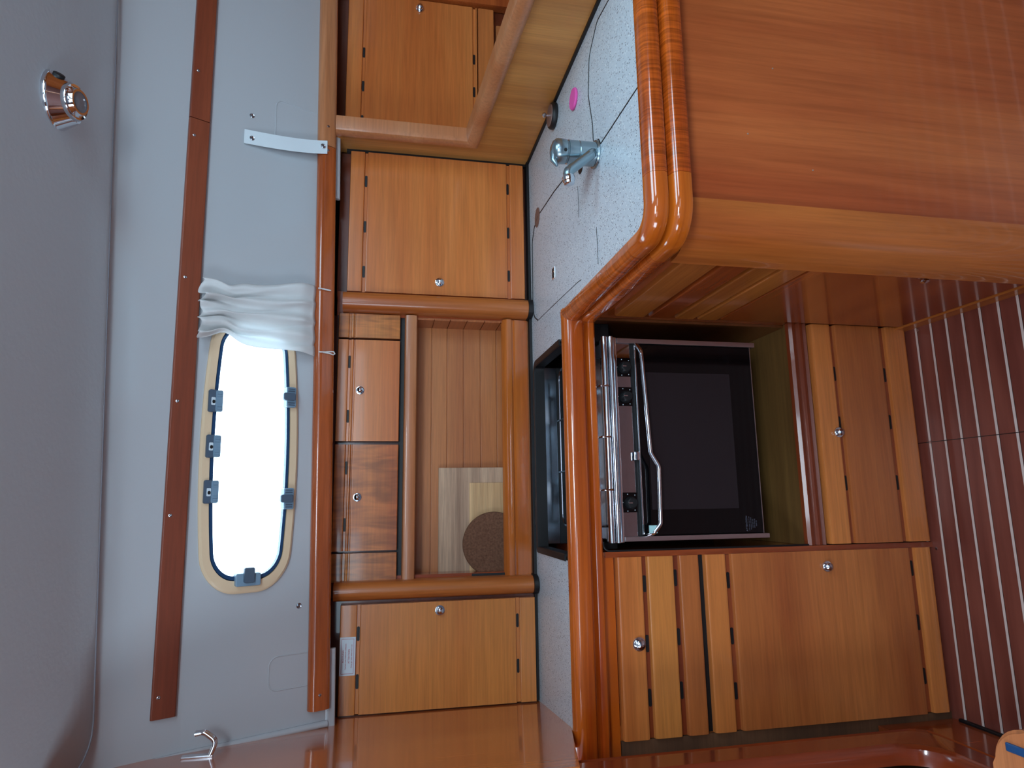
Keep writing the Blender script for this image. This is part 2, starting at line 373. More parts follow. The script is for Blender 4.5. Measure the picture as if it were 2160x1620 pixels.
for c_ in angs:
    k = min(range(len(E_)), key=lambda i: (E_[i][0] - c_[0]) ** 2 + (E_[i][1] - c_[1]) ** 2); E_[k] = c_
Ao = [bm.verts.new(wall(x, q)) for x, q in E_]; Ai = [bm.verts.new(wall(x, q)) for x, q in g_]
for i in range(len(Ao)): bm.faces.new((Ao[i], Ao[(i + 1) % len(Ao)], Ai[(i + 1) % len(Ao)], Ai[i]))
o = struct('wall_back', bm, WHITE, smooth=True)
o.modifiers.clear()
bm = NB()
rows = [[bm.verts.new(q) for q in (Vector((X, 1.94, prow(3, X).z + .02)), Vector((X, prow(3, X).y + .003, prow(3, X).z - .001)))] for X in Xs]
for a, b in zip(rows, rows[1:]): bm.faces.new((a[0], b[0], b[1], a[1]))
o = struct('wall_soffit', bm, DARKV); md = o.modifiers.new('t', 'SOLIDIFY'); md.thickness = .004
# ceiling headliner panel with a rounded corner, just under the white liner
def ceil_pt(X, Y, drop=.004):
    if Y > 1.32: t = (1.385 - Y) / .065; z = 1.8595 + (1.868 - 1.8595) * min(1, max(0, t))
    elif Y > .9: z = 1.868 + (1.32 - Y) / .42 * .032
    elif Y > .2: z = 1.9 + (.9 - Y) / .7 * .05
    else: z = 1.95 + (.2 - Y) / 1.8 * .03
    return Vector((X, Y, z + .061 * X - drop))
bm = NB()
ys = [1.388, 1.384, 1.375, 1.36, 1.34, 1.32, 1.28, 1.2, 1.1, .9, .5, .2, -.4, -1.55]
def left_edge(Y):                                   # rounded corner of the panel near the left bulkhead
    cy = 1.388; R = .07
    if Y > cy - R: return -.45 + R - math.sqrt(max(0, R * R - (Y - (cy - R)) ** 2))
    return -.45
top = []
for Y in ys:
    x0 = left_edge(Y); yy = Y
    top.append([bm.verts.new(ceil_pt(x0 + (2.38 - x0) * t, yy + .01 * (x0 + (2.38 - x0) * t), .006)) for t in [k / 14 for k in range(15)]])
for a, b in zip(top, top[1:]):
    for k in range(14): bm.faces.new((a[k], a[k + 1], b[k + 1], b[k]))
o = struct('ceiling', bm, VINYL, smooth=True); md = o.modifiers.new('t', 'SOLIDIFY'); md.thickness = .006; md.offset = 0
bm = NB(); box(bm, -1.5, -.49, -1.3, 1.9, 1.93, 1.95); struct('ceiling_aft', bm, WHITE)
# piping bead along the headliner edge
bm = NB(); tube(bm, [ceil_pt(x0, Y + .01 * x0, .009) for Y, x0 in [(1.1, -.45), (1.2, -.45), (1.3, -.45)] + [(y_, left_edge(y_)) for y_ in (1.33, 1.345, 1.36, 1.375, 1.384, 1.388)]] + [ceil_pt(-.38 + 2.2 * k / 12, 1.388 + .01 * (-.38 + 2.2 * k / 12), .009) for k in range(1, 13)], .002, 8)
struct('trim_1', bm, plain('grey_piping', (120, 118, 126), .6), smooth=True)
# hull side behind the lockers, coloured dark for the shaded gap above them
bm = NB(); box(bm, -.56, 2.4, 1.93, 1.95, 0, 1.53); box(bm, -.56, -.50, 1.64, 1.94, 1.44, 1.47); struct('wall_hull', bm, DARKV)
# left bulkhead (slightly turned), notch at the counter trim
def bx_(Y): return -.505 + (1.74 - Y) * .093
bm = NB()
out = [(1.93, .0), (1.93, 2.05), (-1.6, 2.05), (-1.6, 1.95), (.25, 1.95), (.25, 1.85), (1.19, 1.85), (1.19, .948), (1.432, .948), (1.432, .0)]
out = [(1.93, .0), (1.93, 1.98), (1.17, 1.98), (1.17, .983), (1.412, .926), (1.412, 0)]
A = [bm.verts.new((bx_(y), y, z)) for y, z in out]; B = [bm.verts.new((bx_(y) - .03, y, z)) for y, z in out]
bm.faces.new(A); bm.faces.new(B[::-1])
for i in range(len(A)): bm.faces.new((A[i], A[(i + 1) % 6], B[(i + 1) % 6], B[i]))
struct('wall_left', bm, BULK)
bm = NB(); box(bm, -.56, -.535, 1.12, 1.44, 0, .95); struct('wall_left_lower', bm, PLY)
# doorway frame moulding in the left bulkhead: upright that turns into the sill
def mould(outer, inner):
    bm = NB(); uvl = bm.loops.layers.uv.verify(); rings = []; d = 0; prev = None
    prof = [(-.0, -.05), (0, .0), (.04, .008), (.15, .012), (.21, .009), (.25, .009), (.31, .013), (.88, .013), (.97, .006), (1, -.005), (1, -.022), (0, -.022)]
    for p, q_ in zip(outer, inner):
        if prev is not None: d += (p - prev).length
        prev = p; rings.append(([bm.verts.new((-.484 + h, p.x + (q_.x - p.x) * q, p.y + (q_.y - p.y) * q)) for q, h in prof], d))
    for (a, da), (b, db) in zip(rings, rings[1:]):
        for k in range(len(prof)):
            k2 = (k + 1) % len(prof); f = bm.faces.new((a[k], a[k2], b[k2], b[k]))
            for lp, uv_ in zip(f.loops, ((da, k * .01), (da, k * .01 + .01), (db, k * .01 + .01), (db, k * .01))): lp[uvl].uv = uv_
    bm.faces.new(rings[0][0]); bm.faces.new(rings[-1][0][::-1]); return bm
bm = mould(smooth_path([(1.262, 1.0), (1.262, .213), (.1, .20)], [.035], 12), smooth_path([(1.172, 1.0), (1.172, .285), (.1, .27)], [.085], 12))
TRIMR = wood('frame_wood', (150, 62, 28), (112, 40, 18), 'X', rough=.18, coat=.8, uv=True, across=16)
struct('trim_2', bm, TRIMR, smooth=True)
bm = NB(); box(bm, -.56, -.517, .1, 1.40, 0, .205); struct('wall_left_sill', bm, REDZ)
bm = NB(); box(bm, -.53, -.510, .1, 1.38, 0, .010, .003); struct('baseboard_left', bm, BLACK)
# what shows through the doorway: a panelled locker side and a dark recess
bm = NB(); box(bm, -1.5, -.492, 1.27, 1.29, .36, 1.95); struct('wall_aft_passage', bm, REDZ)
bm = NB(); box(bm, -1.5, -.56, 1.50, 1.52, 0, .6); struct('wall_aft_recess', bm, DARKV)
# the rest of the cabin, behind the camera: white side with a window band, lockers below, greyed to cut orange bounce on the ceiling
bm = NB(); box(bm, -1.5, 2.4, -1.32, -1.3, 1.2, 1.46); box(bm, -1.5, 2.4, -1.32, -1.3, 1.68, 2.1); box(bm, -1.5, -.9, -1.32, -1.3, 1.46, 1.68); box(bm, -.2, .4, -1.32, -1.3, 1.46, 1.68); box(bm, 1.1, 2.4, -1.32, -1.3, 1.46, 1.68)
struct('wall_front', bm, WHITE)
bm = NB(); box(bm, -1.5, 2.4, -1.3, -1.0, 0, .9); box(bm, -1.5, 2.4, -1.3, -1.12, .9, 1.2); struct('wall_front_lockers', bm, plain('grey_upholstery', (120, 132, 150), .8, bump=.3))
bm = NB(); box(bm, 2.38, 2.4, -1.3, 1.9, 0, 2.1); struct('wall_saloon_end', bm, BULK)
bm = NB(); box(bm, -1.52, -1.5, -1.3, 1.9, 0, 2.1); struct('wall_aft_end', bm, BULK)
# right partition (low at the front, full height at the back) with its rail
bm = NB()
out = [(1.93, .90), (1.93, 1.50), (1.70, 1.475), (1.63, 1.455), (1.63, 1.098), (.2, 1.018), (.2, .9)]
A = [bm.verts.new((.98, y, z)) for y, z in out]; B = [bm.verts.new((1.0, y, z)) for y, z in out]
bm.faces.new(A); bm.faces.new(B[::-1])
for i in range(len(A)): bm.faces.new((A[i], A[(i + 1) % 7], B[(i + 1) % 7], B[i]))
struct('wall_right', bm, PART)
bm = NB(); box(bm, .973, .981, .3, 1.75, .918, .926); box(bm, .972, .981, 1.735, 1.75, .92, 1.44); struct('trim_3', bm, BLACK)

bm = NB(); pr_ = [(-.020, -.016), (-.020, .010), (-.014, .022), (-.004, .027), (.010, .027), (.018, .022), (.022, .010), (.022, -.016), (.012, -.022), (-.010, -.022)]
sweep(bm, [(1.63, 1.462), (1.63, 1.098), (.2, 1.018)], [(q, .985 - h) for q, h in pr_])
for v in bm.verts: v.co = Vector((v.co.z, v.co.x, v.co.y))
struct('trim_9', bm, RAILW, smooth=True)
# ---------------------------------------------------------------- wooden battens and rails on the white wall
def strip(X0, X1, s0, s1, o0, o1, bm, n=12, rnd=.006):
    pts = rrect(s0, s1, o0, o1, rnd, 5); rings = []
    uvl = bm.loops.layers.uv.verify()
    for k in range(n + 1):
        X = X0 + (X1 - X0) * k / n; rings.append([bm.verts.new(wall(X, s, o)) for s, o in pts])
    for a, b in zip(rings, rings[1:]):
        for i in range(len(pts)): bm.faces.new((a[i], a[(i + 1) % len(pts)], b[(i + 1) % len(pts)], b[i]))
    bm.faces.new(rings[0]); bm.faces.new(rings[-1][::-1]); return bm
NW = (wall(0, .1, 1) - wall(0, .1, 0)).normalized()
for (a, b, lab, scr) in ((-.41, .893, 'long dark wooden batten on white wall above the window', (-.37, -.02, .22, .5, .85)), (.895, 1.7, 'short dark wooden batten at far right end of white wall', (1.02,))):
    t = thing('wall_batten', lab, 'batten', wall((a + b) / 2, .31), 'dark battens along the top of the white wall')
    obj('board', strip(a, b, .312, .357, -.004, .012, NB(), 14, .003), BATTEN, t)
    for x in scr: screw(t, wall(x, .345, .012), NW)
for (a, b, lab, scr) in ((-.452, .932, 'long varnished wooden handrail along bottom edge of white wall', (-.42, .92)), (.934, 1.75, 'short paler handrail piece at far right end of white wall', (.99,))):
    t = thing('handrail', lab, 'handrail', wall((a + b) / 2, .0), 'handrails along the bottom of the white wall')
    obj('rail', strip(a, b, -.004, .046, -.008, .024, NB(), 14, .0155), HAND if a < 0 else RAILW, t)
    for x in scr: screw(t, wall(x, .024, .024), NW)
# white flange tabs peeping under the handrail
for i, (a, b) in enumerate(((.80, 1.02), (-.50, -.33))):
    bm = NB(); strip(a, b, -.022, .0, -.008, .004, bm, 6, .008); struct('trim_%d' % (4 + i), bm, WHITE, smooth=True)
# bead where the white wall meets the left bulkhead
bm = NB(); tube(bm, [prow(i, -.493) + Vector((.006 + (0.0), -.003, -.002)) for i in range(3, 12)] + [Vector((-.474, 1.2, 1.845))], .0075, 10); struct('trim_6', bm, WHITE, smooth=True)

# ---------------------------------------------------------------- window
def ring(bm, outer, inner, o0, o1):
    n = len(outer)
    v = [[bm.verts.new(wall(x, s, o)) for x, s in L_] for L_, o in ((outer, o0), (outer, o1 * .55), ([(a[0] * .75 + b[0] * .25, a[1] * .75 + b[1] * .25) for a, b in zip(outer, inner)], o1), (inner, o1), (inner, o0))]
    for a, b in zip(v, v[1:] + v[:1]):
        for i in range(n): bm.faces.new((a[i], a[(i + 1) % n], b[(i + 1) % n], b[i]))
    return bm
t = obj('window_1', ring(NB(), winout(.314, .107, .08), winout(.287, .087, .058), -.004, .010), BEIGE, None, True, (0.125, 1.6, 1.5)); t['kind'] = 'structure'; t['label'] = 'long rounded cabin window with beige frame'
obj('gasket', ring(NB(), winout(.287, .087, .058), winout(.277, .079, .05), -.006, .009), GASK, t)
bm = NB(); g = winout(.279, .082, .052)
A = [bm.verts.new(wall(x, s, .002)) for x, s in g]; B = [bm.verts.new(wall(x, s, -.003)) for x, s in g]
bm.faces.new(A); bm.faces.new(B[::-1])
for i in range(len(g)): bm.faces.new((A[i], A[(i + 1) % len(g)], B[(i + 1) % len(g)], B[i]))
obj('glass', bm, GLASS, t)
def wbox(bm, x0, x1, s0, s1, o0, o1, r=.004):
    pts = rrect(x0, x1, s0, s1, r, 4); A = [bm.verts.new(wall(x, s, o0)) for x, s in pts]; B = [bm.verts.new(wall(x, s, o1 - .0015)) for x, s in pts]
    cx = (x0 + x1) / 2; cs = (s0 + s1) / 2
    C = [bm.verts.new(wall(cx + (x - cx) * .93, cs + (s - cs) * .9, o1)) for x, s in pts]
    for P, Q in ((A, B), (B, C)):
        for i in range(len(A)): bm.faces.new((P[i], P[(i + 1) % len(A)], Q[(i + 1) % len(A)], Q[i]))
    bm.faces.new(A); bm.faces.new(C[::-1]); return bm
for hx in (.226, .126, .028):
    h = obj('hinge', wbox(NB(), hx - .025, hx + .025, .266, .284, .0, .018), HINGED, t)
    bm = NB(); wbox(bm, hx - .024, hx + .024, .255, .270, .004, .021)
    for k in (-.017, -.011, .011, .017): wbox(bm, hx + k - .002, hx + k + .002, .257, .268, .02, .0225, .0008)
    obj('hinge_plate', bm, HINGE, h)
    obj('pin_hole', wbox(NB(), hx - .010, hx + .008, .270, .279, .017, .019, .002), PAPER, h)
    obj('pin', wbox(NB(), hx - .006, hx + .002, .271, .277, .018, .0205, .003), BLACK, h)
for lx in (.248, .012):
    h = obj('latch', wbox(NB(), lx - .024, lx + .024, .092, .115, .0, .022), HINGE, t)
    obj('lever', wbox(NB(), lx - .009, lx + .009, .096, .124, .02, .030), HINGED, h)
    bm = NB()
    for k in (-.019, -.014, .014, .019): wbox(bm, lx + k - .0015, lx + k + .0015, .095, .112, .021, .0235, .0006)
    obj('rib', bm, HINGED, h)
h = obj('latch', wbox(NB(), -.173, -.146, .160, .212, .0, .022), HINGE, t)
obj('lever', wbox(NB(), -.166, -.134, .175, .197, .02, .030), HINGED, h)

# ---------------------------------------------------------------- curtain
t = thing('curtain', 'white cotton curtain gathered to right end of the cabin window', 'curtain', wall(.42, .03))
bm = NB(); nu, nv = 90, 30; grid = []
for i in range(nu + 1):
    u = i / nu; row = []
    for j in range(nv + 1):
        v = j / nv; s = .047 + v * .269
        x0 = .356 + .004 * v + .018 * math.exp(-((v - .80) / .1) ** 2); x1 = .535 - .04 * v - .012 * math.exp(-((v - .78) / .09) ** 2) + .004 * math.sin(v * 8)
        gather = .6 + .5 * abs(v - .45)
        fold = math.sin(u * 2 * PI * 4.5 + .8 * math.sin(v * 3)) * .010 * gather + math.sin(u * 2 * PI * 8 + 2 + v * 2) * .004 * (v ** 2 + .25)
        bunch = max(0, (v - .72) / .28) * (.010 * math.sin(u * 2 * PI * 6.5 + 4 * v) + .008)
        x = x0 + (x1 - x0) * u + .003 * math.sin(v * 9 + u * 20)
        row.append(bm.verts.new(wall(x, s + .004 * math.sin(u * 25) * v, .012 + .016 * min(1, v * 7) + fold * (.35 + .8 * min(1, v * 5)) + bunch)))
    grid.append(row)
for a, b in zip(grid, grid[1:]):
    for j in range(nv): bm.faces.new((a[j], b[j], b[j + 1], a[j + 1]))
c = obj('cloth', bm, CLOTH, t); md = c.modifiers.new('t', 'SOLIDIFY'); md.thickness = .0012
for x, l in ((.366, 1), (.53, 0)):
    bm = NB(); pts = [wall(x, .04, .026), wall(x + .001, .026, .028), wall(x + .004, .010, .028), wall(x + .005, .003, .027), wall(x, .000, .027), wall(x - .003, .004, .027), wall(x - .001, .014, .028), wall(x, .03, .026)]
    if not l: pts = [wall(x, .045, .026), wall(x, .03, .028), wall(x - .0005, .016, .028), wall(x - .001, .014, .029), wall(x - .0012, .018, .029), wall(x - .0005, .035, .027)]
    tube(bm, pts, .0016, 8); obj('cord_loop', bm, CLOTH, t)
# strap with snap fasteners
def snap(parent, pos, name='snap', lab=None):
    bm = lathe(NB(), [(.0058, -.001), (.0062, .001), (.005, .0022), (.0035, .0012), (.0028, .0012), (.0022, .003), (.0002, .0034)], pos, NW, 20)
    o = obj(name, bm, STEEL, parent)
    if lab: tag(o, lab, 'fastener', 'loose snap studs on the white wall')
    return o
t = thing('wall_strap', 'short translucent white strap snapped across wall near handrail joint', 'strap', wall(.91, .03))
bm = NB(); st = []
for k in range(17):
    v = k / 16; s = .232 - v * .204; o_ = .004 + .010 * math.sin(v * PI) + (.023 * v ** 3)
    x = .893 + .032 * v - .006 * math.sin(v * PI)
    st.append([bm.verts.new(wall(x + .019, s, o_)), bm.verts.new(wall(x - .019, s, o_)), bm.verts.new(wall(x - .019, s, o_ + .0012)), bm.verts.new(wall(x + .019, s, o_ + .0012))])
for a, b in zip(st, st[1:]):
    for k in range(4): bm.faces.new((a[k], a[(k + 1) % 4], b[(k + 1) % 4], b[k]))
bm.faces.new(st[0]); bm.faces.new(st[-1][::-1]); obj('band', bm, STRAP, t)
snap(t, wall(.892, .214, .008)); snap(t, wall(.924, .040, .029))
snap(None, wall(.958, .214, 0), 'snap_stud', 'small metal snap stud right of the white strap')
snap(None, wall(-.228, .067, 0), 'snap_stud', 'small metal snap stud left of the window near handrail')
# shallow moulded recess outline in the white wall
for i, (a, b, s0, s1) in enumerate(((.91, 1.03, .03, .155), (-.40, -.33, .03, .13))):
    bm = NB(); p1 = rrect(a, b, s0, s1, .02, 6); tube(bm, [wall(x, s, 0) for x, s in p1], .0016, 6, True); struct('trim_%d' % (7 + i), bm, WHITE, smooth=True)

# ---------------------------------------------------------------- ceiling lamp
cn = Vector((.716, 1.197, 1.917)); ca = Vector((.06, .08, -1)).normalized()
t = thing('ceiling_lamp', 'round chrome swivel spotlight on grey ceiling panel', 'lamp', cn)
obj('base', lathe(NB(), [(.053, -.004), (.054, .0), (.053, .004), (.050, .006), (.037, .030), (.034, .034), (.030, .035)], cn, ca, 48), CHROME, t)
ca = Vector((-.04, -.22, -1)).normalized()
obj('swivel_ring', lathe(NB(), [(.031, .026), (.0325, .036), (.030, .041), (.026, .040), (.024, .043), (.022, .048), (.018, .048), (.018, .044)], cn, ca, 40), CHROME, t)
obj('lens', lathe(NB(), [(.0185, .040), (.0185, .0455), (.0002, .047)], cn, ca, 32), LENS, t)
u = Vector((.78, .2, 0)).normalized()
obj('switch', lathe(NB(), [(.0095, -.004), (.0095, .001), (.008, .002), (.0002, .0025)], cn + ca * .017 + Vector((.037, -.025, 0)), Vector((.75, -.5, -.5)), 20), BLACK, t)

# ---------------------------------------------------------------- lockers above the counter
YB = 1.745
fb = frontfn(YB)
# right-hand locker
t = thing('wall_cabinet', 'square wooden wall cabinet right of the open niche, knob at its lower left', 'cabinet', (.77, 1.85, .925), 'cabinets above the worktop')
bm = NB(); box(bm, .55, .972, YB + .004, 1.92, .925, 1.455); obj('carcass', bm, CARC, t, False)
d = obj('door', prism(NB(), planks([(.936, .977), (.986, 1.381), (1.389, 1.428)], .018, .003, .007), fb, .562, .970), DOOR, t)
for s in (.62, .75, .885): slot(d, fb, s, 1.385, .011); slot(d, fb, s + .01, .9815, .011)
knob(d, (.598, YB - .018, 1.179), (0, -1, 0))
# saloon locker beyond the partition
t = thing('wall_cabinet', 'wooden cabinet seen beyond the low partition at upper right, knob near its far end', 'cabinet', (1.25, 1.88, .9), 'cabinets above the worktop')
fs = frontfn(1.775)
bm = NB(); box(bm, 1.002, 1.75, 1.779, 1.92, .85, 1.50); obj('carcass', bm, CARC, t, False)
d = obj('door', prism(NB(), planks([(1.065, 1.070), (1.078, 1.398), (1.406, 1.45)], .016, .003, .007), fs, 1.002, 1.505), DOOR, t)
for s in (1.09, 1.2, 1.31): slot(d, fs, s, 1.402, .009); slot(d, fs, s + .02, 1.074, .009)
knob(d, (1.475, 1.775 - .016, 1.240), (0, -1, 0))
obj('bottom_rail', prism(NB(), planks([(1.012, 1.062)], .016), fs, 1.002, 1.505), DOORD, t)
bm = NB(); prism(bm, planks([(.86, 1.004)], .006), fs, 1.002, 1.46); obj('lower_panel', bm, NICHE, t)
bm = NB(); prism(bm, planks([(.86, 1.5)], .028, .006), fs, 1.512, 1.545); obj('end_frame', bm, HAND, t)
# niche with two small lockers over it
t = thing('wall_cabinet', 'middle wooden cabinet with two small doors above an open planked niche', 'cabinet', (.15, 1.85, .925), 'cabinets above the worktop')
bm = NB(); box(bm, -.195, .50, YB + .012, 1.92, 1.262, 1.46); obj('carcass', bm, CARC, t, False)
for (a, b, k) in ((.158, .4285, .291), (-.1195, .149, .014)):
    d = obj('door', prism(NB(), planks([(1.284, 1.402), (1.405, 1.4125), (1.4185, 1.446)], .014, .0025, .006), fb, a, b), DOOR if a > 0 else wood('honey_wood_figured', (196, 112, 50), (170, 84, 36), 'X', figure=45), t)
    for s in (a + .065, b - .06): slot(d, fb, s, 1.4155, .008)
    knob(d, (k, YB - .014, 1.386), (0, -1, 0), .0092)
for a, b in ((.4345, .50), (-.195, -.1255)): obj('end_panel', prism(NB(), planks([(1.284, 1.402), (1.405, 1.4125), (1.4185, 1.446)], .014, .0025, .006), fb, a, b), wood('end_panel_wood', (206, 130, 62), (184, 100, 42), 'X', figure=60), t)
obj('shelf_rail', prism(NB(), planks([(1.238, 1.272)], .022, .009), fb, -.195, .50), RAILW, t)
bm = NB(); box(bm, -.2, .50, YB + .004, YB + .012, 1.27, 1.285); obj('shadow_gap', bm, BLACK, t, False)
bk = frontfn(1.83)
zz = [.938, 1.005, 1.052, 1.101, 1.148, 1.192, 1.262]
bm = NB(); prism(bm, planks([(a + .0008, b - .0012) for a, b in zip(zz, zz[1:])],   .006, .0012, .004), bk, -.21, .497); obj('back_planking', bm, NICHE, t)
bm = NB(); prism(bm, [(a, b) for a, b in planks([(a + .0008, b - .0012) for a, b in zip(zz, zz[1:])],   .006, .0012, .004)], sidefn(.4985), 1.74, 1.83); obj('side_planking', bm, wood('niche_side_wood', (190, 112, 60), (160, 84, 44), 'Y', rough=.4), t)
bm = NB(); box(bm, -.205, -.197, 1.74, 1.83, .94, 1.27); obj('side_panel', bm, NICHE, t)
bm = NB(); box(bm, -.2, .5, 1.74, 1.835, .928, .937); obj('niche_floor', bm, NICHE, t)
obj('niche_ceiling', box(NB(), -.2, .5, 1.75, 1.835, 1.26, 1.27), REDW, t)
bm = NB(); prism(bm, [(.932, 0), (.932, .012), (.968, .014), (.972, .010), (.975, .010), (.977, .018), (.982, .021), (.992, .021), (1.0, .014), (1.004, .0)], fb, -.195, .50); obj('fiddle_rail', bm, wood('fiddle_wood', (206, 116, 48), (160, 70, 28), 'X', rough=.2, coat=.7), t)
# left-hand locker
YL = 1.725; fl = frontfn(YL)
t = thing('wall_cabinet', 'golden wooden wall cabinet at the left bulkhead with a red-lettered sticker', 'cabinet', (-.37, 1.85, .925), 'cabinets above the worktop')
bm = NB(); box(bm, -.503, -.235, YL + .004, 1.92, .925, 1.45); obj('carcass', bm, CARC, t, False)
d = obj('door', prism(NB(), planks([(.930, .971), (.981, 1.370), (1.378, 1.418)], .018, .003, .007), fl, -.4985, -.247), DOORL, t)
for s in (-.315, -.425): slot(d, fl, s, 1.374, .011); slot(d, fl, s + .012, .976, .011)
knob(d, (-.268, YL - .018, 1.176), (0, -1, 0))
# sticker on it
t = thing('warning_sticker', 'small white sticker with red lettering on upper edge of left wall cabinet', 'sticker', (-.362, YL - .0185, 1.38))
obj('paper', box(NB(), -.4085, -.3205, YL - .0192, YL - .0182, 1.3795, 1.4165), PAPER, t)
obj('border', (lambda b: (box(b, -.404, -.325, YL - .0196, YL - .019, 1.412, 1.4127), box(b, -.404, -.325, YL - .0196, YL - .019, 1.3832, 1.3839), box(b, -.4045, -.4038, YL - .0196, YL - .019, 1.3832, 1.4127), box(b, -.3252, -.3245, YL - .0196, YL - .019, 1.3832, 1.4127), b)[-1])(NB()), REDINK, t)
def text(name, s, size, loc, mat, parent, rot=(PI / 2, 0, 0)):
    cu = bpy.data.curves.new(name, 'FONT'); cu.body = s; cu.size = size; cu.align_x = 'CENTER'; cu.align_y = 'CENTER'; cu.extrude = .0001
    o = bpy.data.objects.new(name, cu); COL.objects.link(o)
    dg = bpy.context.evaluated_depsgraph_get(); me = bpy.data.meshes.new_from_object(o.evaluated_get(dg)); bpy.data.objects.remove(o)
    me.transform(Matrix.LocRotScale(Vector(loc), Matrix.Rotation(rot[2], 3, 'Z') @ Matrix.Rotation(rot[0], 3, 'X'), None)); me.transform(Matrix.Translation(-wloc(parent)))
    me.materials.clear(); me.materials.append(mat)
    q = bpy.data.objects.new(name, me); COL.objects.link(q); q.parent = parent; return q
text('lettering', 'ACHTUNG', .0058, (-.3645, YL - .0197, 1.4082), REDINK, t)
text('lettering', 'Gashahn nach Gebrauch schliessen', .0042, (-.3645, YL - .0197, 1.4025), REDINK, t)
text('lettering', 'ATTENTION', .0058, (-.3645, YL - .0197, 1.3945), REDINK, t)
text('lettering', 'Close gas valve when not in use', .0042, (-.3645, YL - .0197, 1.3885), REDINK, t)
# rounded uprights between the lockers
def post(x0, x1, lab):
    t = thing('divider_post', lab, 'post', ((x0 + x1) / 2, 1.75, .925), 'rounded uprights between the wall cabinets')
    bm = NB(); pts = [(x0, 1.80), (x0, 1.735)]; w_ = x1 - x0
    for k in range(13):
        a = PI * (k / 12); pts.append(((x0 + x1) / 2 - math.cos(a) * w_ / 2, 1.732 - .038 * math.sin(a) ** .7))
    pts += [(x1, 1.735), (x1, 1.80)]
    prism(bm, pts, lambda s, a, b: (a, b, s), .934, 1.436); obj('upright', bm, POST, t)
    bm = NB(); cx = (x0 + x1) / 2
    prism(bm, [(cx + (a - cx) * 1.06, 1.80 + (b - 1.80) * 1.05) for a, b in pts], lambda s, a, b: (a, b, s), .9215, .9335); obj('gasket', bm, BLACK, t)
    bm = NB(); box(bm, x0 - .006, x1 + .008, 1.742, 1.80, .934, 1.452); obj('backing', bm, REDZ, t)
post(.503, .556, 'rounded wooden upright right of the open niche')
post(-.239, -.192, 'rounded wooden upright left of the open niche')
bm = NB(); box(bm, -.5, .98, 1.72, 1.76, .918, .9275); tag(obj('worktop_sealant', bm, BLACK, None, False), 'thin black sealant line along the back of the speckled worktop', 'sealant')
# things leaning in the niche
bm = NB(); sh = Matrix.Rotation(math.radians(-4), 4, 'X')
box(bm, -.188, .092, -.007, .007, -.047, .185, .002); bmesh.ops.transform(bm, matrix=Matrix.Translation((0, 1.803, .987)) @ sh, verts=bm.verts)
t = obj('cutting_board', bm, BAMB, None, True, (-.05, 1.8, .987)); tag(t, 'rectangular pale wood cutting board leaning in the niche behind the round cork board', 'cutting board')
bm = NB(); box(bm, -.188, .05, -.0105, -.0075, -.047, .10, .001); bmesh.ops.transform(bm, matrix=Matrix.Translation((0, 1.803, .9875)) @ sh, verts=bm.verts)
tag(obj('cutting_board', bm, wood('bamboo_light', (220, 178, 128), (186, 140, 92), 'X', rough=.6, coat=0, across=40, fine=260), None, True, (-.1, 1.79, .987)), 'smaller pale wood board leaning against larger cutting board in the niche', 'cutting board')
bm = NB(); lathe(bm, [(.083, -.005), (.085, -.003), (.085, .003), (.083, .005)], (-.114, 1.780, 1.024), Vector((0, -1, .07)), 56)
tag(obj('cork_trivet', bm, CORK, None, True, (-.112, 1.78, .938)), 'round brown cork mat leaning on cutting boards at left end of niche', 'trivet')
tag(obj('wooden_slat', box(NB(), -.194, -.186, 1.74, 1.80, .99, 1.09, .001), BLACK), 'dark thin slat standing at left end of niche beside the cork mat', 'slat')

# ---------------------------------------------------------------- worktop
t = thing('worktop', 'white speckled L-shaped galley worktop with sink and fridge lids', 'worktop', (.3, 1.5, .895))
HX0, HX1, HY = -.133, .372, 1.705
def poly_prism(bm, pts, z0, z1): return prism(bm, pts, lambda s, a, b: (a, b, s), z0, z1)
bm = NB()
poly_prism(bm, [(-.515, 1.40), (HX0, 1.40), (HX0, 1.92), (-.515, 1.92)], .897, .92)
poly_prism(bm, [(HX0, HY), (HX1 - .025, HY), (HX1, HY - .03), (HX1, 1.92), (HX0, 1.92)], .897, .92)
poly_prism(bm, [(HX1, 1.40), (.43, 1.40), (.43, 1.92), (HX1, 1.92)], .897, .92)
poly_prism(bm, [(.43, 1.92), (.43, .95), (.438, .924), (.458, .91), (.98, .91), (.98, 1.92)], .897, .92)
poly_prism(bm, [(.98, .91), (1.6, .91), (1.6, 1.1), (.98, 1.1)], .897, .92)
obj('slab', bm, LAM, t, False)
def seam(pts, r=.0011):
    return obj('lid_seam', tube(NB(), [(x, y, .9203) for x, y in pts], r, 6), BLACK, t)
seam(smooth_path([(.938, 1.02), (.948, 1.10), (.91, 1.155), (.83, 1.170), (.75, 1.150), (.712, 1.150), (.700, 1.118), (.684, 1.108)], [.03, .04, .05, .05, .012, .01]))
seam([(.684, 1.106), (.678, .912)], .0012)
seam([(.728, 1.26), (.754, 1.45), (.765, 1.60)], .0014)
seam(smooth_path([(.765, 1.62), (.752, 1.665), (.72, 1.692), (.55, 1.70), (.50, 1.69), (.478, 1.648)], [.02, .03, .04, .03]), .0016)
seam([(.478, 1.648), (.472, 1.5), (.462, 1.29), (.459, 1.26)], .0007)
seam([(.672, 1.262), (.60, 1.262)], .0005); seam([(.53, 1.152), (.452, 1.15)], .0006)
obj('finger_hole', lathe(NB(), [(.027, -.002), (.027, .0012), (.0002, .0012)], (.765, 1.628, .9203), (0, 0, 1), 32), BROWNP, t)
o = obj('finger_hole', lathe(NB(), [(.017, -.002), (.017, .0008), (.0002, .0008)], (.707, 1.237, .9203), (0, 0, 1), 32), BLACK, t)
l = obj('flush_latch', box(NB(), .535, .565, 1.467, 1.489, .9195, .9215, .0006), CHROME, t)
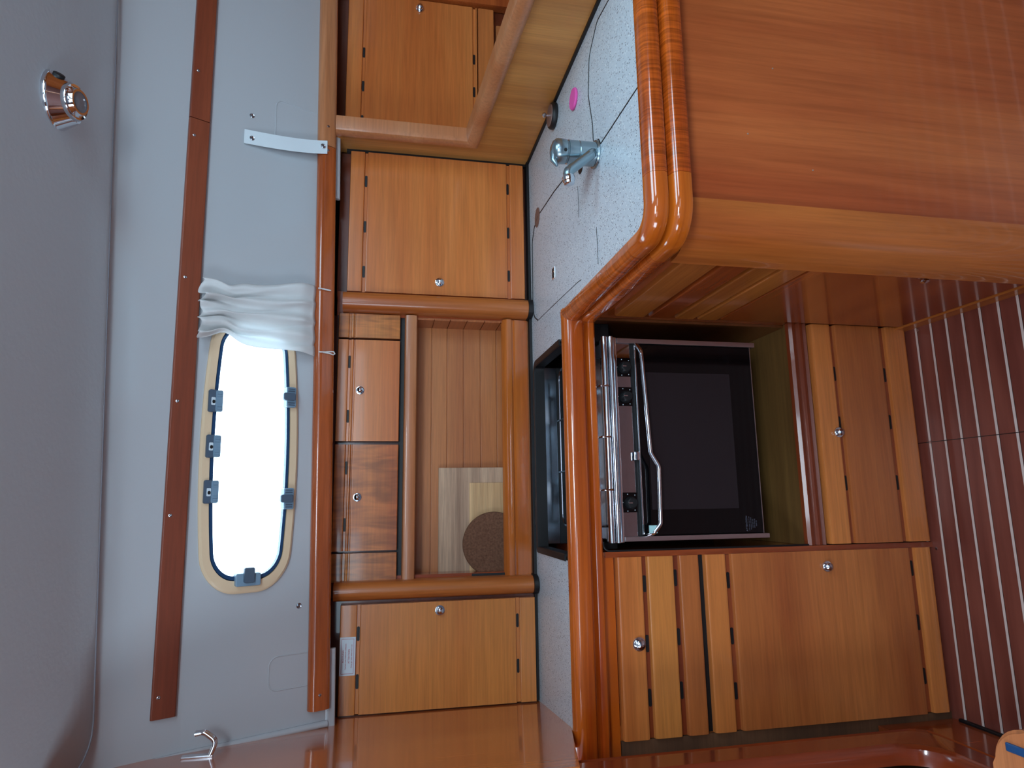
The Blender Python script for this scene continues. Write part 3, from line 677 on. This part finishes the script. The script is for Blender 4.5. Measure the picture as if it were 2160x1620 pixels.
obj('latch_ring', (lambda b: (lathe(b, [(.0075, 0), (.0075, .001), (.0002, .001)], (.546, 1.478, .9215), (0, 0, 1)), box(b, .5555, .5625, 1.470, 1.486, .9214, .9222), b)[-1])(NB()), BLACK, l)
# cooker cut-out edging
t = thing('cutout_edging', 'black rubber edging around the cooker opening in the worktop', 'edging', (.12, 1.6, .9))
bm = NB()
path = smooth_path([(HX0 + .002, 1.44), (HX0 + .002, HY - .002), (HX1 - .002, HY - .002), (HX1 - .002, 1.44)], [.012, .03])
sweep(bm, [(p.x, p.y) for p in path], [(-.004, .921), (-.003, .9235), (.010, .9235), (.012, .921), (.012, .895), (.006, .895), (.006, .9195), (-.004, .9195)])
obj('strip', bm, BLACK, t)
for x in (.26, -.03): obj('stop', box(NB(), x - .035, x + .035, HY - .006, HY + .007, .918, .9245, .002), BLACK, t)

# ---------------------------------------------------------------- glossy edge trim of the worktop
t = thing('worktop_edge_trim', 'glossy orange-brown two-step wooden trim around the worktop edge', 'trim', (.2, 1.4, .84))
PR = [(0, .90), (0, .922), (.004, .926), (.018, .9255), (.027, .921), (.031, .913), (.032, .904), (.032, .888), (.029, .882), (.020, .881), (.016, .879), (.016, .875), (.026, .8735), (.033, .871), (.035, .865), (.034, .858), (.029, .854), (-.012, .854), (-.012, .90)]
PRP = [(0, .90), (0, .922), (.004, .926), (.018, .9255), (.027, .921), (.031, .914), (.032, .906), (.032, .900), (.029, .895), (.020, .894), (.016, .892), (.016, .888), (.022, .8865), (.029, .885), (.034, .881), (.036, .875), (.036, .862), (.034, .856), (.029, .853), (-.012, .853), (-.012, .90)]
XI, YE, YF = .434, .913, 1.409
bm = NB(); sweep(bm, [(XI, YF), (-.533, YF)][::-1], PR); obj('front_rail', bm, TRIM, t)
bm = NB(); sweep(bm, [(p.x, p.y) for p in [Vector((XI, YF - .0005)), Vector((XI, .985))]], PRP); obj('side_rail', bm, FIG, t)
bm = NB(); sweep(bm, [(p.x, p.y) for p in smooth_path([(XI, .984), (XI, YE), (.508, YE)], [.036], 12)], PRP); obj('corner_block', bm, wood('corner_trim_wood', (214, 116, 30), (180, 80, 22), 'X', rough=.12, coat=1, uv=True, across=30), t)
bm = NB(); sweep(bm, [(.5085, YE), (1.5, YE)], PRP); obj('end_rail', bm, FIG, t)

# ---------------------------------------------------------------- peninsula
t = thing('peninsula_cabinet', 'large reddish wooden peninsula cabinet with rounded corner post and slatted side', 'cabinet', (.85, 1.1, 0))
bm = NB(); box(bm, .485, 1.5, .925, .94, .0, .842); obj('end_panel', bm, PANEL, t, False)
bm = NB(); pts = [(.487, .94), (.487, .918)]
for k in range(13):
    a = PI / 2 * k / 12; pts.append((.478 - .075 * math.sin(a) * .98, .990 - .072 * math.cos(a)))
pts += [(.403, .998), (.44, .998), (.44, .94)]
poly_prism(bm, pts, 0, .842); obj('corner_post', bm, wood('corner_post_wood', (190, 108, 48), (164, 78, 32), 'Z', rough=.22, coat=.7, across=6), t)
bm = NB(); box(bm, .428, .446, .998, 1.86, 0, .842); obj('side_panel', bm, SIDEW, t, False)
sf = sidefn(.428)
for (z0, z1, mt) in ((.733, .806, SIDEL), (.668, .722, SIDEW), (.609, .657, SIDEL)):
    obj('drawer_front', prism(NB(), planks([(z0, z1)], .012, .004), sf, .9985, 1.372), mt, t)
obj('drawer_front', prism(NB(), planks([(.549, .6)], .012, .004), sf, .9985, 1.372), SIDEL, t)
d = obj('door', prism(NB(), planks([(.045, .540)], .009, .003), sf, .9985, 1.372), SIDEW, t)
knob(d, (.419, 1.022, .302), (-1, 0, 0))
obj('kick_board', prism(NB(), [(0, 0), (0, .011), (.037, .011), (.041, .007), (.041, 0)], sf, .9985, 1.412), SIDEL, t)
for p_ in ((.617, .925, .72), (.56, .925, .60), (.75, .925, .66)): screw(t, p_, (0, -1, 0), .0016, TAN)

# ---------------------------------------------------------------- lower cabinets
YC = 1.412
t = thing('base_cabinet', 'tall wooden base cabinet left of the cooker with a drawer over a door', 'cabinet', (-.32, 1.6, 0))
bm = NB(); box(bm, -.530, -.1145, YC + .002, 1.92, 0, .842); obj('carcass', bm, REDZ, t, False)
obj('apron', box(NB(), -.533, -.116, YC - .006, YC + .004, .822, .862), TRIM, t)
obj('side_gap', box(NB(), -.532, -.503, YC - .006, YC + .004, .0, .82), PLY, t)
ff = frontfn(YC)
def lowfront(name, parent, groups, x0, x1, slots, depth=.019):
    # each board gets its own tone, as parts of the front
    zs = [g[0] for g in groups]
    d = obj(name, prism(NB(), planks([(zs[0][0] + .002, zs[-1][1] - .002)], depth - .010, .001), ff, x0 + .001, x1 - .001), REDW, parent)
    for (z0, z1), mt in groups: obj('board', prism(NB(), [(a, b) for a, b in planks([(z0, z1)], depth, .0075)], ff, x0, x1), mt, d)
    for s, z in slots: slot(d, ff, s, z, depth - .0095, .036, .007)
    return d
XL0, XL1 = -.5, -.1265
d = lowfront('drawer', t, [((.623, .672), DOORD), ((.684, .748), DOORL), ((.758, .818), DOOR)], XL0, XL1, [(-.185, .753), (-.31, .753), (-.42, .753), (-.175, .679), (-.30, .679), (-.41, .679)])
knob(d, (-.308, YC - .019, .776), (0, -1, 0), .0125)
obj('shadow_gap', box(NB(), XL0, XL1, YC - .004, YC + .004, .609, .623), BLACK, t)
d = lowfront('door', t, [((.012, .058), DOOR), ((.072, .545), DOORD), ((.557, .609), DOOR)], XL0, XL1, [(-.185, .551), (-.305, .551), (-.42, .551), (-.175, .065), (-.30, .065), (-.42, .065)])
knob(d, (-.162, YC - .019, .303), (0, -1, 0))
bm = NB(); box(bm, -.1265, -.1145, YC - .012, YC + .01, 0, .842); obj('stile', bm, REDZ, t)
# locker below the cooker
t = thing('cooker_locker', 'low wooden locker under the cooker recess with a drop front', 'cabinet', (.15, 1.6, 0))
bm = NB(); box(bm, -.114, .4275, YC + .006, 1.92, 0, .322); obj('carcass', bm, PLY, t, False)
obj('recess_floor', box(NB(), -.114, .4275, YC + .004, 1.92, .322, .334), SHELF, t, False)
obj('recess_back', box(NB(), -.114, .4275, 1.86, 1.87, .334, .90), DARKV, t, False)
bm = NB(); prism(bm, [(.288, 0), (.288, .006), (.293, .012), (.299, .006), (.303, .012), (.311, .014), (.317, .006), (.322, .012), (.333, .015), (.340, .010), (.342, .0)], ff, -.1135, .427); obj('step_moulding', bm, REDW, t)
d = lowfront('door', t, [((.008, .071), DOOR), ((.084, .217), DOORD), ((.227, .283), DOOR)], -.112, .424, [(.30, .222), (.175, .222), (.03, .222), (.30, .0775), (.18, .0775), (.03, .0775)])
knob(d, (.152, YC - .019, .235), (0, -1, 0))

# ---------------------------------------------------------------- cooker
SX0, SX1, SY = -.093, .369, 1.398
t = thing('cooker', 'black glass and steel gimballed marine cooker with oven', 'cooker', (.14, 1.55, .44))
obj('body', box(NB(), SX0 + .004, SX1 - .004, SY + .016, 1.70, .45, .80, .004), BLACK, t)
obj('hob', box(NB(), SX0 + .002, SX1 - .002, SY + .030, 1.71, .800, .822, .003), STEEL, t)
bm = NB(); box(bm, SX0 - .02, SX1 - .012, 1.694, 1.699, .862, .916, .001); b = obj('back_guard', bm, plain('blue_steel', (150, 166, 178), .2, metal=1), t)
bm = NB(); box(bm, SX0 - .02, SX1 - .012, 1.694, 1.702, .82, .861); obj('back_gap', bm, BLACK, t)
# front tray rails
bm = NB()
for y_, z_, r_ in ((SY - .004, .827, .0075), (SY - .008, .813, .006)): tube(bm, [(SX0 - .002, y_, z_), (SX1 + .002, y_, z_)], r_, 12)
box(bm, SX0 - .002, SX1 + .002, SY, SY + .03, .800, .828, .003)
box(bm, SX0 - .002, SX1 + .002, SY - .006, SY + .002, .798, .806, .002); obj('front_rail', bm, CHROME, t)
def hx(a): return a
# pan supports: wire grids
def grate(x0, x1, y0, y1):
    bm = NB(); z = .868
    tube(bm, [(x, y, z) for x, y in rrect(x0, x1, y0, y1, .03, 6)], .0028, 8, True)
    for k in range(1, 3):
        x = x0 + (x1 - x0) * k / 3
        tube(bm, [(x, y1 + .008, z + .004), (x, y1 - .05, z + .001)], .0022, 8)
        tube(bm, [(x, y0 - .008, z - .02), (x, y0 - .004, z), (x, y0 + .05, z + .001)], .0022, 8)
    for y in (y0 + .04, y1 - .04): tube(bm, [(x0, y, z), (x0 + .05, y, z)], .0022, 8); tube(bm, [(x1, y, z), (x1 - .05, y, z)], .0022, 8)
    for x, y in ((x0, y0 + .03), (x1, y0 + .03), (x0, y1 - .03), (x1, y1 - .03)): tube(bm, [(x, y, z), (x, y, .82)], .0025, 8)
    return bm
obj('pan_support', grate(SX0 + .03, SX1 - .03, 1.455, 1.64), plain('dark_wire', (90, 92, 100), .25, metal=1), t)
for x, y, r in ((.02, 1.56, .036), (.255, 1.56, .046)):
    b = obj('burner', lathe(NB(), [(r * 1.15, 0), (r * 1.15, .006), (r, .010), (r, .022), (r * .95, .026), (.0002, .027)], (x, y, .822), (0, 0, 1), 32), STEEL, t)
    obj('burner_cap', lathe(NB(), [(r * .8, .026), (r * .8, .031), (r * .7, .033), (.0002, .033)], (x, y, .822), (0, 0, 1), 32), SATIN, b)
for x in (.255, .138, .02):
    bm = NB(); tube(bm, smooth_path([(x, SY - .010, .822), (x, SY - .010, .842), (x, SY + .05, .846)], [.006]), .0026, 8); obj('rail_hook', bm, CHROME, t)
# control panel
cp = obj('control_panel', box(NB(), SX0 + .002, SX1 - .002, SY, SY + .02, .764, .799, .001), STEEL.copy(), t)
cp.data.materials[0].node_tree.nodes['Principled BSDF'].inputs['Roughness'].default_value = .05
for x in (.301, .232, -.008):
    k = obj('knob_plate', box(NB(), x - .022, x + .022, SY - .001, SY + .001, .763, .799), BGLASS, cp)
for x in (.301, .232, -.008):
    k = obj('control_knob', lathe(NB(), [(.014, 0), (.0145, .002), (.0125, .006), (.0115, .016), (.0095, .018), (.0002, .0182)], (x - .001, SY - .001, .779), (0, -1, 0), 32), BLACK, t)
    obj('pointer', box(NB(), x - .002, x, SY - .0205, SY - .018, .781, .790), CHROME, k)
    obj('scale_mark', (lambda b: ([box(b, x + dx - .0009, x + dx + .0009, SY - .0014, SY - .0008, z - .0009, z + .0009) for dx, z in ((.0, .797), (.018, .785), (-.019, .786), (-.017, .769), (.016, .768))], b)[-1])(NB()), PAPER, k)
# oven door
dr = obj('oven_door', box(NB(), SX0 + .011, SX1 - .012, SY - .003, SY + .018, .455, .752, .003), BGLASS, t)
obj('door_window', box(NB(), -.025, .290, SY - .0036, SY - .002, .515, .728, .0002), OVENW, dr)
obj('door_gap', box(NB(), SX0 + .011, SX1 - .012, SY + .002, SY + .01, .750, .766), BLACK, t)
obj('top_strip', box(NB(), SX0 + .014, SX1 - .014, SY - .005, SY, .7505, .7545, .001), CHROME, dr)
obj('bottom_strip', box(NB(), SX0 + .011, SX1 - .012, SY - .0035, SY, .4555, .457), SATIN, dr)
hp = smooth_path([(SX0 + .014, SY - .006, .742), (SX0 + .018, SY - .028, .741), (-.075, SY - .032, .741), (-.055, SY - .034, .724), (.07, SY - .036, .722), (.10, SY - .034, .739), (.335, SY - .030, .748), (SX1 - .014, SY - .006, .750)], [.008, .008, .012, .02, .02, .02, .008][:6])
obj('door_handle', tube(NB(), hp, .0048, 12), CHROME, dr)
obj('door_latch', box(NB(), .085, .105, SY - .016, SY - .004, .756, .768, .003), CHROME, dr)
obj('handle_tab', box(NB(), -.075, -.058, SY - .034, SY - .028, .732, .750, .001), plain('pale_tape', (170, 214, 214), .6), dr)
for a, b in ((SX1 - .0115, SX1), (SX0, SX0 + .0105)):
    o = obj('side_trim', box(NB(), a, b, SY - .007, SY + .016, .444, .797, .001), SATIN, t)
for i, (s, z, sz) in enumerate((('ATTENTION', .4985, .0062), ('oven door hot in use', .4925, .0038), ('ventilate the cabin', .488, .0038), ('close gas tap', .4835, .0038), ('after cooking', .479, .0038), ('0063 CE', .4742, .0038))):
    text('lettering', s, sz, (-.060, SY - .0036, z), GREYINK, dr)
obj('recess_lining', box(NB(), .4215, .4275, 1.43, 1.86, .334, .84), wood('lining', (120, 66, 32), (90, 46, 22), 'Y'), bpy.data.objects['cooker_locker'])
obj('gimbal_bracket', box(NB(), .376, .4215, 1.46, 1.50, .79, .83, .002), BLACK, bpy.data.objects['cooker_locker'])
obj('gimbal_bracket', box(NB(), -.1135, -.099, 1.46, 1.50, .79, .83, .002), BLACK, bpy.data.objects['cooker_locker'])
# curved black corner of the recess opening
bm = NB(); pp = smooth_path([(-.093, .846), (-.1125, .846), (-.1125, .78)], [.018], 8)
tube(bm, [(p.x, YC - .012, p.y) for p in pp] + [(-.1125, YC - .012, .34)], .0022, 8); obj('opening_gasket', bm, BLACK, bpy.data.objects['cooker_locker'])

# ---------------------------------------------------------------- tap
t = thing('mixer_tap', 'grey chrome single-lever mixer tap standing on the worktop', 'tap', (.684, 1.128, .92))
fx, fy = .677, 1.137
obj('base_ring', lathe(NB(), [(.0275, 0), (.0285, .002), (.0275, .005), (.025, .006)], (fx, fy, .92), (0, 0, 1), 36), TAPM, t)
obj('body', lathe(NB(), [(.0242, .004), (.0238, .010), (.0236, .038), (.0228, .039), (.0228, .040), (.0236, .041), (.0236, .060), (.0215, .061), (.0215, .063), (.0236, .064)], (fx, fy, .92), (0, 0, 1), 36), TAPM, t)
bm = NB(); lathe(bm, [(.0236, .0645), (.0245, .075), (.0238, .084), (.019, .090), (.010, .0935), (.0002, .094)], (fx, fy, .92), (0, 0, 1), 36)
tube(bm, [(fx - .005, fy - .002, 1.008), (fx - .024, fy - .005, 1.010), (fx - .036, fy - .008, 1.004)], [.008, .0065, .003], 12); lv = obj('lever', bm, TAPM, t)
obj('indicator_dot', lathe(NB(), [(.0033, 0), (.0033, .001), (.0002, .001)], (fx - .0085, fy - .0222, .990), (-.33, -.94, 0), 16), BLACK, t)
sp = smooth_path([(fx - .004, fy - .014, .932), (fx - .018, fy - .026, .942), (fx - .060, fy - .034, .990), (fx - .078, fy - .034, .990)], [.008, .012])
obj('spout', tube(NB(), sp, .0098, 16), TAPM, t)
obj('aerator', lathe(NB(), [(.0108, .0), (.0118, .002), (.0118, .010), (.0100, .011), (.0100, .016), (.0085, .017), (.0002, .017)], (fx - .070, fy - .034, .990), (-1, -.03, -.1), 24), CHROME, t)
# sink plug on the worktop, pink sponge
t = thing('sink_plug', 'black rubber sink plug with small chrome knob by the partition', 'plug', (.950, 1.44, .9205))
obj('disc', lathe(NB(), [(.031, 0), (.0325, .003), (.0325, .009), (.030, .0125), (.025, .0135), (.0002, .0135)], (.943, 1.425, .9205), (0, 0, 1), 40), BLACK, t)
obj('top_plate', lathe(NB(), [(.027, .0125), (.026, .0148), (.0002, .0148)], (.943, 1.425, .9205), (0, 0, 1), 40), BROWNP, t)
obj('pull_knob', lathe(NB(), [(.004, .014), (.003, .022), (.006, .026), (.0065, .030), (.004, .033), (.0002, .0335)], (.943, 1.425, .9205), (0, 0, 1), 20), CHROME, t)
bm = NB(); lathe(bm, [(.0225, 0), (.024, .002), (.024, .004), (.0225, .006), (.0002, .006)], (.882, 1.262, .9203), (0, 0, 1), 36)
tag(obj('pink_sponge', bm, PINK), 'bright pink round disc lying on the speckled worktop', 'sponge')

# ---------------------------------------------------------------- hook on the bulkhead
t = thing('coat_hook', 'small curved chrome hook screwed to the left wooden bulkhead', 'hook', (bx_(1.45), 1.45, 1.66))
obj('plate', box(NB(), bx_(1.44) - .002, bx_(1.44) + .004, 1.444, 1.458, 1.635, 1.692, .0015), CHROME, t)
bm = NB(); pr = smooth_path([(bx_(1.45) + .003, 1.451, 1.640), (bx_(1.45) + .026, 1.458, 1.632), (bx_(1.45) + .042, 1.462, 1.655), (bx_(1.45) + .040, 1.462, 1.672)], [.014, .014], 8)
for dy in (-.004, .004): tube(bm, [(p.x, p.y + dy, p.z) for p in pr], [.0045] * (len(pr) - 3) + [.004, .004, .0048], 10)
obj('arm', bm, CHROME, t)

# ---------------------------------------------------------------- companionway step in the foreground
t = thing('companionway_step', 'rounded wooden companionway tread with blue grip strip in near corner', 'step', (-.42, .62, .56))
pts = rrect(-.75, -.270, .45, .722, .05, 8)
bm = NB(); poly_prism(bm, pts, .57, .598)
bmesh.ops.bevel(bm, geom=[e for e in bm.edges if all(v.co.z > .597 for v in e.verts)], offset=.004, segments=2, affect='EDGES')
obj('tread', bm, wood('step_wood', (206, 132, 84), (186, 108, 66), 'X', rough=.22, coat=.8), t)
obj('grip_strip', box(NB(), -.299, -.289, .48, .700, .597, .6005, .0015), BLUEG, t)
obj('side_board', box(NB(), -.70, -.68, .50, .70, 0, .57), BULK, t)
# tiny brass floor fittings
for x, y in ((.127, 1.368), (.41, 1.363), (-.13, 1.39)):
    o = obj('floor_screw', lathe(NB(), [(.0035, 0), (.0035, .0008), (.0002, .001)], (x, y, 0), (0, 0, 1), 14), SATIN)
    tag(o, {.127: 'tiny screw on floor seam before the cooker locker', .41: 'tiny screw in floor beside peninsula corner', -.13: 'tiny metal catch at foot of base cabinet door'}[x], 'screw', 'floor fittings')
